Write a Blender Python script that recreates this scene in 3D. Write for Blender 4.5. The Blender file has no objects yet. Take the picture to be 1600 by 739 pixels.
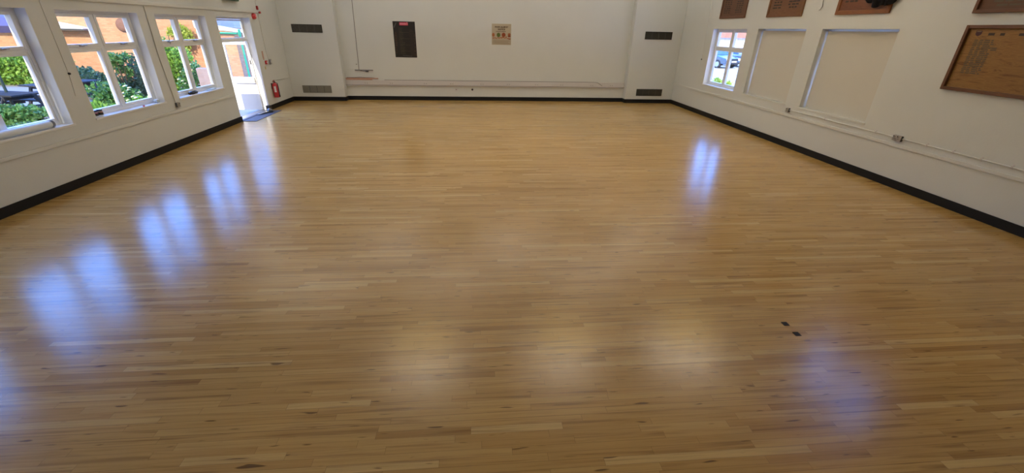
import bpy, math, random
from mathutils import Vector, Matrix
random.seed(7)
C = bpy.context.scene.collection
sc = bpy.context.scene
PI = math.pi

# ------------------------------------------------------------------ sizes
XL, XR, YC, YF = -6.153, 7.194, 15.754, 16.043      # wall planes
YB, ZC = -2.6, 4.9                                   # wall behind the camera, ceiling
HEAD, SILL = 2.485, 0.91
GR = -0.15                                           # ground outside

# ------------------------------------------------------------------ materials
def nt(name):
    m = bpy.data.materials.new(name); m.use_nodes = True
    n = m.node_tree.nodes; l = m.node_tree.links
    return m, n, l, n['Principled BSDF']

def mat(name, col, rough=0.6, metal=0.0, spec=0.5, var=0.0, vscale=6.0, bump=0.0, bscale=60.0, coat=0.0):
    m, n, l, b = nt(name)
    b.inputs['Base Color'].default_value = (*col, 1)
    b.inputs['Roughness'].default_value = rough
    b.inputs['Metallic'].default_value = metal
    b.inputs['Specular IOR Level'].default_value = spec
    b.inputs['Coat Weight'].default_value = coat
    tc = n.new('ShaderNodeTexCoord')
    if var:
        no = n.new('ShaderNodeTexNoise'); no.inputs['Scale'].default_value = vscale; no.inputs['Detail'].default_value = 4
        l.new(tc.outputs['Object'], no.inputs['Vector'])
        mx = n.new('ShaderNodeMix'); mx.data_type = 'RGBA'
        mx.inputs[6].default_value = (*[c*(1-var) for c in col], 1)
        mx.inputs[7].default_value = (*[min(1, c*(1+var)) for c in col], 1)
        l.new(no.outputs['Fac'], mx.inputs[0]); l.new(mx.outputs[2], b.inputs['Base Color'])
    if bump:
        n2 = n.new('ShaderNodeTexNoise'); n2.inputs['Scale'].default_value = bscale; n2.inputs['Detail'].default_value = 3
        l.new(tc.outputs['Object'], n2.inputs['Vector'])
        bp = n.new('ShaderNodeBump'); bp.inputs['Strength'].default_value = bump; bp.inputs['Distance'].default_value = 0.01
        l.new(n2.outputs['Fac'], bp.inputs['Height']); l.new(bp.outputs['Normal'], b.inputs['Normal'])
    return m

def math_node(n, l, op, a, b=None, c=None):
    k = n.new('ShaderNodeMath'); k.operation = op
    for i, v in enumerate((a, b, c)):
        if v is None: continue
        if isinstance(v, (int, float)): k.inputs[i].default_value = v
        else: l.new(v, k.inputs[i])
    return k.outputs[0]

def ramp(n, l, fac, stops):
    r = n.new('ShaderNodeValToRGB'); e = r.color_ramp.elements
    while len(e) < len(stops): e.new(0.5)
    for k, (p, c) in zip(e, stops):
        k.position = p; k.color = (*c, 1)
    l.new(fac, r.inputs['Fac']); return r.outputs['Color']

def mixc(n, l, fac, a, b, mode='MIX'):
    m = n.new('ShaderNodeMix'); m.data_type = 'RGBA'; m.blend_type = mode
    for i, v in ((0, fac), (6, a), (7, b)):
        if isinstance(v, (int, float)): m.inputs[i].default_value = v
        elif isinstance(v, tuple): m.inputs[i].default_value = (*v, 1)
        else: l.new(v, m.inputs[i])
    return m.outputs[2]

def floor_material():
    m, n, l, b = nt('maple_strip_floor')
    tc = n.new('ShaderNodeTexCoord'); sp = n.new('ShaderNodeSeparateXYZ')
    l.new(tc.outputs['Object'], sp.inputs[0]); X, Y = sp.outputs[0], sp.outputs[1]
    M = lambda op, a, b_=None, c=None: math_node(n, l, op, a, b_, c)
    W = 0.055
    yr = M('DIVIDE', Y, W); row = M('FLOOR', yr); fy = M('FRACT', yr)
    w1 = n.new('ShaderNodeTexWhiteNoise'); w1.noise_dimensions = '1D'; l.new(row, w1.inputs['W'])
    w2 = n.new('ShaderNodeTexWhiteNoise'); w2.noise_dimensions = '1D'; l.new(M('ADD', row, 417.3), w2.inputs['W'])
    Ln = M('MULTIPLY_ADD', w2.outputs['Value'], 1.0, 0.50)
    xs = M('DIVIDE', M('MULTIPLY_ADD', w1.outputs['Value'], 9.0, X), Ln)
    col = M('FLOOR', xs); fx = M('FRACT', xs)
    cv = n.new('ShaderNodeCombineXYZ'); l.new(row, cv.inputs[0]); l.new(col, cv.inputs[1])
    w3 = n.new('ShaderNodeTexWhiteNoise'); w3.noise_dimensions = '2D'; l.new(cv.outputs[0], w3.inputs['Vector'])
    ident = w3.outputs['Value']
    plank = ramp(n, l, ident, [(0.0, (0.42, 0.245, 0.075)), (0.12, (0.515, 0.322, 0.104)), (0.5, (0.557, 0.357, 0.117)),
                               (0.90, (0.59, 0.388, 0.136)), (1.0, (0.66, 0.468, 0.19))])
    def stretched(sx, sy, off, detail=3, rough=0.55, dist=0.0):
        q = n.new('ShaderNodeCombineXYZ')
        l.new(M('MULTIPLY_ADD', ident, off, M('MULTIPLY', X, sx)), q.inputs[0])
        l.new(M('MULTIPLY_ADD', ident, off*0.7, M('MULTIPLY', Y, sy)), q.inputs[1])
        t = n.new('ShaderNodeTexNoise'); t.inputs['Scale'].default_value = 1.0
        t.inputs['Detail'].default_value = detail; t.inputs['Roughness'].default_value = rough
        t.inputs['Distortion'].default_value = dist
        l.new(q.outputs[0], t.inputs['Vector']); return t.outputs['Fac']
    g1 = stretched(1.6, 48, 60, 5, 0.65)
    c1 = mixc(n, l, 1.0, plank, ramp(n, l, g1, [(0.25, (0.72, 0.66, 0.58)), (0.45, (0.97, 0.96, 0.95)), (0.8, (1.14, 1.14, 1.15))]), 'MULTIPLY')
    # heartwood streaks that belong to some boards
    g2 = stretched(1.1, 26, 140, 2, 0.5, 0.6)
    st = ramp(n, l, g2, [(0.56, (0, 0, 0)), (0.72, (1, 1, 1))])
    c2 = mixc(n, l, M('MULTIPLY', st, 0.55), c1, (0.17, 0.075, 0.03))
    # small dark knots and flecks
    g3 = stretched(5.0, 38, 310, 1, 0.4, 0.3)
    kn = ramp(n, l, g3, [(0.70, (0, 0, 0)), (0.76, (1, 1, 1))])
    c3 = mixc(n, l, M('MULTIPLY', kn, 0.75), c2, (0.07, 0.03, 0.015))
    # wear: large soft unevenness of the lacquer tint
    t = n.new('ShaderNodeTexNoise'); t.inputs['Scale'].default_value = 0.55; t.inputs['Detail'].default_value = 3
    l.new(tc.outputs['Object'], t.inputs['Vector'])
    c4 = mixc(n, l, 1.0, c3, ramp(n, l, t.outputs['Fac'], [(0.3, (0.93, 0.93, 0.93)), (0.7, (1.06, 1.05, 1.04))]), 'MULTIPLY')
    # joints between the strips
    ey = M('MINIMUM', fy, M('SUBTRACT', 1.0, fy))
    ly = M('LESS_THAN', ey, M('MULTIPLY_ADD', w2.outputs['Value'], 0.028, 0.004))
    ex = M('MULTIPLY', M('MINIMUM', fx, M('SUBTRACT', 1.0, fx)), Ln)
    lx = M('LESS_THAN', ex, 0.0010)
    gap = M('MAXIMUM', ly, lx)
    c5 = mixc(n, l, M('MULTIPLY', gap, 0.55), c4, (0.10, 0.05, 0.022))
    l.new(c5, b.inputs['Base Color'])
    rr = M('MULTIPLY_ADD', g1, 0.07, 0.13)
    l.new(M('MULTIPLY_ADD', t.outputs['Fac'], 0.08, rr), b.inputs['Roughness'])
    b.inputs['Specular IOR Level'].default_value = 0.5
    bp = n.new('ShaderNodeBump'); bp.inputs['Strength'].default_value = 0.12; bp.inputs['Distance'].default_value = 0.004
    hh = M('SUBTRACT', M('MULTIPLY', ident, 0.25), M('MULTIPLY', gap, 0.5))
    l.new(M('MULTIPLY_ADD', g1, 0.3, hh), bp.inputs['Height']); l.new(bp.outputs['Normal'], b.inputs['Normal'])
    return m

def wood_board(name, ca, cb, axis=1, rough=0.5, fig=1.0):
    m, n, l, b = nt(name)
    tc = n.new('ShaderNodeTexCoord'); mp = n.new('ShaderNodeMapping')
    s = [9.0, 9.0, 9.0]; s[axis] = 1.2
    mp.inputs['Scale'].default_value = s
    l.new(tc.outputs['Object'], mp.inputs['Vector'])
    t = n.new('ShaderNodeTexNoise'); t.inputs['Scale'].default_value = 1.6; t.inputs['Detail'].default_value = 6; t.inputs['Distortion'].default_value = 1.6*fig
    l.new(mp.outputs[0], t.inputs['Vector'])
    c = ramp(n, l, t.outputs['Fac'], [(0.30, cb), (0.48, ca), (0.58, tuple(0.6*x+0.4*y for x, y in zip(ca, cb))), (0.75, ca)])
    l.new(c, b.inputs['Base Color']); b.inputs['Roughness'].default_value = rough
    return m

def brick_material(name, c1, c2, mortar, axis='X'):
    m, n, l, b = nt(name)
    tc = n.new('ShaderNodeTexCoord'); sp = n.new('ShaderNodeSeparateXYZ'); l.new(tc.outputs['Object'], sp.inputs[0])
    cb = n.new('ShaderNodeCombineXYZ')
    l.new(math_node(n, l, 'ADD', sp.outputs[0], sp.outputs[1]), cb.inputs[0]); l.new(sp.outputs[2], cb.inputs[1])
    k = n.new('ShaderNodeTexBrick')
    k.inputs['Scale'].default_value = 1.0; k.inputs['Brick Width'].default_value = 0.225; k.inputs['Row Height'].default_value = 0.075
    k.inputs['Mortar Size'].default_value = 0.011; k.inputs['Bias'].default_value = 0.0
    k.inputs['Color1'].default_value = (*c1, 1); k.inputs['Color2'].default_value = (*c2, 1); k.inputs['Mortar'].default_value = (*mortar, 1)
    l.new(cb.outputs[0], k.inputs['Vector']); l.new(k.outputs['Color'], b.inputs['Base Color'])
    b.inputs['Roughness'].default_value = 0.85
    return m

def strips_material(name, col, pitch, axis=0, dark=0.55, rough=0.5):
    m, n, l, b = nt(name)
    tc = n.new('ShaderNodeTexCoord'); sp = n.new('ShaderNodeSeparateXYZ'); l.new(tc.outputs['Object'], sp.inputs[0])
    f = math_node(n, l, 'FRACT', math_node(n, l, 'DIVIDE', sp.outputs[axis], pitch))
    k = math_node(n, l, 'LESS_THAN', f, 0.12)
    l.new(mixc(n, l, k, col, tuple(c*dark for c in col)), b.inputs['Base Color'])
    b.inputs['Roughness'].default_value = rough
    return m

def glass_material():
    m = bpy.data.materials.new('window_glass'); m.use_nodes = True
    n = m.node_tree.nodes; l = m.node_tree.links; n.clear()
    o = n.new('ShaderNodeOutputMaterial'); t = n.new('ShaderNodeBsdfTransparent'); g = n.new('ShaderNodeBsdfGlossy')
    t.inputs[0].default_value = (0.94, 0.96, 0.95, 1); g.inputs['Roughness'].default_value = 0.02
    lw = n.new('ShaderNodeLayerWeight'); lw.inputs[0].default_value = 0.5
    f = math_node(n, l, 'MULTIPLY_ADD', math_node(n, l, 'POWER', lw.outputs['Facing'], 5.0), 0.9, 0.03)
    mx = n.new('ShaderNodeMixShader')
    l.new(f, mx.inputs[0]); l.new(t.outputs[0], mx.inputs[1]); l.new(g.outputs[0], mx.inputs[2])
    l.new(mx.outputs[0], o.inputs[0]); return m

def leaf_material(name, ca, cb, vs=1.2):
    m, n, l, b = nt(name)
    tc = n.new('ShaderNodeTexCoord'); t = n.new('ShaderNodeTexNoise'); t.inputs['Scale'].default_value = vs*4; t.inputs['Detail'].default_value = 5
    l.new(tc.outputs['Object'], t.inputs['Vector'])
    c = ramp(n, l, t.outputs['Fac'], [(0.35, cb), (0.62, ca)])
    l.new(c, b.inputs['Base Color']); b.inputs['Roughness'].default_value = 0.55
    tr = n.new('ShaderNodeBsdfTranslucent'); l.new(c, tr.inputs[0])
    mx = n.new('ShaderNodeMixShader'); mx.inputs[0].default_value = 0.3
    o = n['Material Output']
    l.new(b.outputs[0], mx.inputs[1]); l.new(tr.outputs[0], mx.inputs[2]); l.new(mx.outputs[0], o.inputs[0])
    return m

def emit(name, col, s):
    m, n, l, b = nt(name)
    b.inputs['Base Color'].default_value = (*col, 1)
    b.inputs['Emission Color'].default_value = (*col, 1); b.inputs['Emission Strength'].default_value = s
    return m

M = {}
M['floor'] = floor_material()
M['paint'] = mat('cream_wall_paint', (0.645, 0.668, 0.652), 0.6, var=0.035, vscale=1.3, bump=0.10, bscale=35)
M['ceiling'] = mat('ceiling_paint', (0.82, 0.80, 0.76), 0.8)
M['skirting'] = mat('black_skirting_paint', (0.009, 0.009, 0.010), 0.6, spec=0.25)
M['white'] = mat('white_gloss_paint', (0.80, 0.82, 0.82), 0.3)
M['rail'] = mat('painted_rail', (0.66, 0.675, 0.65), 0.5)
M['trunking'] = mat('pale_grey_trunking', (0.60, 0.58, 0.58), 0.45)
M['glass'] = glass_material()
M['vent_divider'] = mat('vent_divider_metal', (0.10, 0.097, 0.085), 0.5)
M['vent_trim'] = mat('grey_socket_plastic', (0.42, 0.41, 0.41), 0.5)
M['dark_vent'] = mat('dark_vent_metal', (0.035, 0.033, 0.026), 0.5)
M['vent_bar'] = mat('vent_bar_metal', (0.075, 0.072, 0.06), 0.45)
M['grey_vent'] = mat('grey_vent_metal', (0.20, 0.195, 0.165), 0.5)
M['grey_vent_bar'] = mat('grey_vent_bar_metal', (0.27, 0.265, 0.23), 0.45)
M['black'] = mat('black_plastic', (0.015, 0.015, 0.017), 0.4)
M['dark_grey'] = mat('dark_grey_metal', (0.09, 0.09, 0.09), 0.45, var=0.1)
M['steel'] = mat('brushed_steel', (0.45, 0.45, 0.46), 0.35, metal=0.9)
M['chrome'] = mat('polished_metal', (0.7, 0.72, 0.75), 0.18, metal=1.0)
M['gunmetal'] = mat('gunmetal', (0.16, 0.165, 0.175), 0.25, metal=0.8)
M['red'] = mat('red_enamel', (0.55, 0.025, 0.035), 0.3, coat=0.4)
M['red_dark'] = mat('dark_red_plastic', (0.33, 0.02, 0.02), 0.4)
M['label'] = mat('pale_label', (0.75, 0.70, 0.72), 0.5)
M['copper'] = mat('copper_pipe_metal', (0.52, 0.30, 0.22), 0.4, metal=0.35, var=0.2)
M['mat'] = mat('blue_grey_ribbed_rubber', (0.075, 0.085, 0.115), 0.55, bump=0.4, bscale=140)
M['kick'] = mat('steel_kick_plate', (0.50, 0.56, 0.66), 0.4, metal=0.3)
M['board_dark'] = wood_board('dark_oak', (0.135, 0.055, 0.02), (0.085, 0.033, 0.013))
M['board_mid'] = wood_board('mid_oak', (0.19, 0.082, 0.028), (0.13, 0.052, 0.018))
M['board_red'] = wood_board('red_mahogany', (0.18, 0.06, 0.02), (0.115, 0.036, 0.013))
M['board_ply'] = wood_board('figured_oak_veneer', (0.30, 0.155, 0.036), (0.16, 0.068, 0.015), fig=2.0)
M['frame_wood'] = wood_board('brown_frame_wood', (0.15, 0.06, 0.024), (0.095, 0.036, 0.014))
M['frame_orange'] = wood_board('orange_frame_wood', (0.26, 0.098, 0.028), (0.18, 0.062, 0.02))
M['ink'] = mat('dark_brown_lettering', (0.045, 0.026, 0.015), 0.6)
M['ink_grey'] = mat('tarnished_lettering', (0.115, 0.085, 0.045), 0.6)
M['crest'] = mat('crest_purple', (0.055, 0.012, 0.022), 0.5)
M['gold'] = mat('worn_gilt', (0.42, 0.30, 0.13), 0.4)
M['poster_black'] = mat('black_poster_print', (0.022, 0.019, 0.017), 0.35)
M['poster_red'] = mat('poster_red_print', (0.62, 0.03, 0.09), 0.4)
M['poster_pink'] = mat('poster_pink_lettering', (0.75, 0.32, 0.36), 0.5)
M['poster_tan'] = mat('poster_tan_print', (0.075, 0.062, 0.038), 0.5)
M['poster_brown'] = mat('poster_brown_print', (0.06, 0.036, 0.026), 0.5)
M['poster_grey'] = mat('poster_grey_print', (0.11, 0.11, 0.10), 0.5)
M['notice'] = mat('cream_notice_paper', (0.47, 0.41, 0.30), 0.6)
M['notice_ink'] = mat('notice_ink', (0.10, 0.06, 0.03), 0.6)
M['notice_grey'] = mat('notice_small_print', (0.33, 0.26, 0.18), 0.6)
M['n_green'] = mat('print_green', (0.10, 0.14, 0.02), 0.5)
M['n_red'] = mat('print_red_brown', (0.28, 0.06, 0.015), 0.5)
M['n_orange'] = mat('print_orange', (0.40, 0.13, 0.04), 0.5)
M['cloth'] = mat('black_cloth', (0.010, 0.011, 0.016), 0.8, bump=0.3, bscale=30)
M['pale_cloth'] = mat('pale_green_cloth', (0.55, 0.62, 0.56), 0.8)
M['wrap'] = mat('clear_blue_wrap', (0.62, 0.72, 0.80), 0.2)
M['blue_white'] = mat('blue_white_card', (0.72, 0.78, 0.82), 0.45)
M['yellow'] = mat('yellow_sticker', (0.55, 0.45, 0.18), 0.5)
M['cable'] = mat('grey_cable_sheath', (0.16, 0.155, 0.145), 0.5)
M['green_sign'] = mat('dark_green_plastic', (0.02, 0.07, 0.045), 0.4)
M['lamp_body'] = mat('lamp_housing_white', (0.7, 0.68, 0.64), 0.5)
M['lamp_glow'] = emit('lamp_diffuser', (1.0, 0.74, 0.30), 2.6)
M['brick'] = brick_material('orange_brick', (0.66, 0.33, 0.18), (0.54, 0.24, 0.12), (0.42, 0.26, 0.16))
M['slate'] = strips_material('slate_roof', (0.17, 0.18, 0.20), 0.16, 2, 0.7)
M['gloss_white'] = mat('white_bargeboard', (0.72, 0.74, 0.76), 0.4)
M['green_pipe'] = mat('green_gutter_paint', (0.02, 0.33, 0.20), 0.35)
M['paving'] = mat('grey_paving', (0.25, 0.225, 0.19), 0.85, var=0.18, vscale=2.5)
M['concrete'] = mat('pale_concrete', (0.68, 0.66, 0.63), 0.85, var=0.06, vscale=1.0)
M['table_wood'] = mat('slate_grey_stained_timber', (0.042, 0.044, 0.05), 0.85, spec=0.15, var=0.2, vscale=8)
M['pole_green'] = mat('dark_green_pole', (0.03, 0.055, 0.045), 0.4)
M['parasol'] = mat('plum_parasol_fabric', (0.115, 0.07, 0.10), 0.8)
M['cladding'] = strips_material('white_cladding', (0.66, 0.68, 0.66), 0.45, 0, 0.82)
M['tile_orange'] = mat('orange_roof_tiles', (0.45, 0.17, 0.08), 0.8, var=0.25, vscale=3)
M['car_body'] = mat('dark_blue_car_paint', (0.05, 0.085, 0.14), 0.12, coat=1.0, metal=0.3)
M['car_silver'] = mat('silver_car_paint', (0.45, 0.48, 0.52), 0.15, coat=1.0, metal=0.6)
M['car_glass'] = mat('car_glass', (0.02, 0.03, 0.045), 0.03, spec=1.0)
M['tyre'] = mat('tyre_rubber', (0.02, 0.02, 0.02), 0.8)
M['lamp_lens'] = mat('headlamp_lens', (0.85, 0.87, 0.88), 0.1)
M['leaf_bright'] = leaf_material('bright_leaves', (0.30, 0.50, 0.06), (0.10, 0.24, 0.025))
M['leaf_mid'] = leaf_material('mid_green_leaves', (0.14, 0.32, 0.07), (0.045, 0.13, 0.03))
M['leaf_dark'] = leaf_material('dark_green_leaves', (0.06, 0.14, 0.065), (0.02, 0.055, 0.03))  # dark green, with the shade over the shrubs put into the colour
M['leaf_yellow'] = leaf_material('yellow_green_leaves', (0.55, 0.62, 0.10), (0.28, 0.40, 0.05))
M['flower'] = mat('cream_flowers', (0.85, 0.82, 0.55), 0.7)
M['stem'] = mat('brown_stems', (0.10, 0.065, 0.035), 0.8)
M['plaque'] = mat('brown_plaque_enamel', (0.22, 0.11, 0.075), 0.8)  # brown tone of the round shadow on the bricks
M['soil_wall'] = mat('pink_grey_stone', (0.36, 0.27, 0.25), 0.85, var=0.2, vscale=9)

# ------------------------------------------------------------------ mesh builder
class MB:
    def __init__(s): s.v = []; s.f = []; s.smooth = []
    def add(s, vs, fs, smooth=False):
        o = len(s.v); s.v += [tuple(v) for v in vs]
        s.f += [tuple(i+o for i in f) for f in fs]; s.smooth += [smooth]*len(fs); return s
    def box(s, x0, x1, y0, y1, z0, z1):
        x0, x1 = min(x0, x1), max(x0, x1); y0, y1 = min(y0, y1), max(y0, y1); z0, z1 = min(z0, z1), max(z0, z1)
        return s.add([(x0,y0,z0),(x1,y0,z0),(x1,y1,z0),(x0,y1,z0),(x0,y0,z1),(x1,y0,z1),(x1,y1,z1),(x0,y1,z1)],
                     [(0,3,2,1),(4,5,6,7),(0,1,5,4),(1,2,6,5),(2,3,7,6),(3,0,4,7)])
    def obox(s, c, ax, ay, az):
        c, ax, ay, az = map(Vector, (c, ax, ay, az))
        v = [c+sx*ax+sy*ay+sz*az for sz in (-1,1) for sx, sy in ((-1,-1),(1,-1),(1,1),(-1,1))]
        return s.add(v, [(0,3,2,1),(4,5,6,7),(0,1,5,4),(1,2,6,5),(2,3,7,6),(3,0,4,7)])
    def tube(s, pts, r, n=10, caps=True):
        pts = [Vector(p) for p in pts]; k = len(pts); rs = r if isinstance(r, (list, tuple)) else [r]*k
        vs = []; up = None
        for i, p in enumerate(pts):
            d = (pts[min(i+1, k-1)]-pts[max(i-1, 0)]).normalized()
            if up is None:
                up = Vector((0,0,1)) if abs(d.z) < 0.9 else Vector((1,0,0))
            a = d.cross(up).normalized(); b = a.cross(d).normalized(); up = b
            for j in range(n):
                t = 2*PI*j/n; vs.append(p+rs[i]*(math.cos(t)*a+math.sin(t)*b))
        fs = [(i*n+j, i*n+(j+1)%n, (i+1)*n+(j+1)%n, (i+1)*n+j) for i in range(k-1) for j in range(n)]
        s.add(vs, fs, True)
        if caps:
            s.add(vs[:n], [tuple(range(n))[::-1]]); s.add(vs[-n:], [tuple(range(n))])
        return s
    def lathe(s, base, axis, prof, n=20):
        axis = Vector(axis).normalized()
        pts = [Vector(base)+axis*h for h, r in prof]
        up = Vector((0,0,1)) if abs(axis.z) < 0.9 else Vector((1,0,0))
        a = axis.cross(up).normalized(); b = a.cross(axis)
        vs = [p+r*(math.cos(2*PI*j/n)*a+math.sin(2*PI*j/n)*b) for p, (h, r) in zip(pts, prof) for j in range(n)]
        k = len(prof)
        s.add(vs, [(i*n+j, i*n+(j+1)%n, (i+1)*n+(j+1)%n, (i+1)*n+j) for i in range(k-1) for j in range(n)], True)
        s.add(vs[:n], [tuple(range(n))[::-1]]); s.add(vs[-n:], [tuple(range(n))])
        return s
    def prism(s, poly, off):
        k = len(poly); off = Vector(off); p = [Vector(q) for q in poly]
        return s.add(p+[q+off for q in p], [tuple(range(k))[::-1], tuple(range(k, 2*k))] +
                     [(i, (i+1)%k, k+(i+1)%k, k+i) for i in range(k)])
    def ring(s, o, u, v, w, wu, wv, t):
        """rectangular frame: origin o, sides u and v (vectors), member width w, thickness vector t"""
        o, u, v, t = map(Vector, (o, u, v, t)); U, V = u.normalized(), v.normalized(); a, b = u.length, v.length
        def blk(p0, p1, q0, q1):
            s.prism([o+U*p0+V*q0, o+U*p1+V*q0, o+U*p1+V*q1, o+U*p0+V*q1], t)
        blk(0, w, 0, b); blk(a-w, a, 0, b); blk(w, a-w, 0, w); blk(w, a-w, b-w, b)
        return s
    def build(s, name, m, parent=None, bevel=0.0, seg=2, local=False):
        off = Vector((0,0,0))
        if not local:
            p = parent
            while p is not None: off += p.location; p = p.parent
        me = bpy.data.meshes.new(name)
        me.from_pydata([tuple(Vector(v)-off) for v in s.v], [], s.f)
        me.polygons.foreach_set('use_smooth', s.smooth); me.validate()
        import bmesh
        bm = bmesh.new(); bm.from_mesh(me); bmesh.ops.recalc_face_normals(bm, faces=bm.faces[:]); bm.to_mesh(me); bm.free()
        me.materials.append(m)
        o = bpy.data.objects.new(name, me); C.objects.link(o)
        if parent is not None: o.parent = parent
        if bevel:
            b = o.modifiers.new('bevel', 'BEVEL'); b.width = bevel; b.segments = seg; b.limit_method = 'ANGLE'; b.angle_limit = 0.9
        return o

def tag(o, label, cat, group=None):
    o['label'] = label; o['category'] = cat
    if group: o['group'] = group
    return o
def thing(name, loc, label, cat, group=None, rz=0.0):
    o = bpy.data.objects.new(name, None); C.objects.link(o); o.location = loc; o.rotation_euler = (0, 0, rz)
    o.empty_display_size = 0.1
    return tag(o, label, cat, group)
def struct(o): o['kind'] = 'structure'; return o
def copy_tree(o, parent=None):
    c = o.copy(); C.objects.link(c); c.parent = parent
    for ch in o.children: copy_tree(ch, c)
    return c

# ------------------------------------------------------------------ room shell
struct(MB().box(XL-0.02, XR+0.02, YB, YF+0.02, -0.12, 0.0).build('floor', M['floor']))
struct(MB().box(XL-0.4, XR+0.4, YB-0.3, YF+0.4, ZC, ZC+0.2).build('ceiling', M['ceiling']))

WT = 0.27                                           # wall thickness at the openings
WL = [(5.43, 7.20), (7.64, 9.387), (9.85, 11.615)]  # three windows in the door wall
WL0 = [(3.22, 4.98), (1.01, 2.77)]                 # two more, nearer the stage end
DOOR = (12.065, 13.80)
WR = [(11.93, 13.685), (9.71, 11.445), (7.465, 9.238)]
CLER = (5.15, 6.95, 3.45, 4.75)

def wall_with_holes(name, x0, x1, holes):
    """holes: (y0, y1, z0, z1), none overlapping in y"""
    mb = MB(); y = YB-0.3
    for a, b, c, d in sorted(holes):
        if a > y: mb.box(x0, x1, y, a, -0.3, ZC)
        if c > -0.3: mb.box(x0, x1, a, b, -0.3, c)
        mb.box(x0, x1, a, b, d, ZC); y = b
    mb.box(x0, x1, y, YF+0.4, -0.3, ZC)
    return struct(mb.build(name, M['paint']))
wall_with_holes('wall_left', XL-WT, XL, [(a, b, SILL-0.03, HEAD) for a, b in WL+WL0] + [(DOOR[0], DOOR[1], -0.02, 2.49)])
wall_with_holes('wall_right', XR, XR+WT, [(a, b, SILL-0.03, HEAD-0.015) for a, b in WR] + [CLER])
struct(MB().box(XL, XR, YF, YF+0.3, -0.3, ZC).build('wall_far', M['paint']))
struct(MB().box(XL, -4.415, YC, YF, 0, ZC).build('wall_far_bay', M['paint'], bevel=0.012))
struct(MB().box(5.455, XR, YC, YF, 0, ZC).build('wall_far_bay', M['paint'], bevel=0.012))
struct(MB().box(XL-WT, XR+WT, YB-0.3, YB, -0.3, ZC).build('wall_back', M['paint']))

SK = 0.132
def skirt(name, *boxes):
    mb = MB()
    for b in boxes: mb.box(*b)
    struct(mb.build(name, M['skirting'], bevel=0.004))
skirt('baseboard_left', (XL, XL+0.02, YB, DOOR[0]+0.03, 0, SK), (XL, XL+0.02, DOOR[1]-0.002, YC, 0, SK))
skirt('baseboard_right', (XR-0.02, XR, YB, YC, 0, SK))
skirt('baseboard_far', (XL+0.02, -4.395, YC-0.02, YC, 0, SK), (-4.415, -4.395, YC, YF, 0, SK), (-4.395, 5.435, YF-0.02, YF, 0, SK),
      (5.435, 5.455, YC, YF, 0, SK), (5.435, XR-0.02, YC-0.02, YC, 0, SK))
# flush dado rails under the windows, moulded rail over the window heads
struct(MB().box(XL, XL+0.022, YB, DOOR[0]-0.1, 0.655, 0.71).build('trim_1', M['rail'], bevel=0.006))
struct(MB().box(XR-0.022, XR, YB, YC, 0.655, 0.71).build('trim_2', M['rail'], bevel=0.006))
struct(MB().box(XL, XL+0.035, YB, 14.4, 2.615, 2.68).build('trim_3', M['rail'], bevel=0.008))

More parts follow.
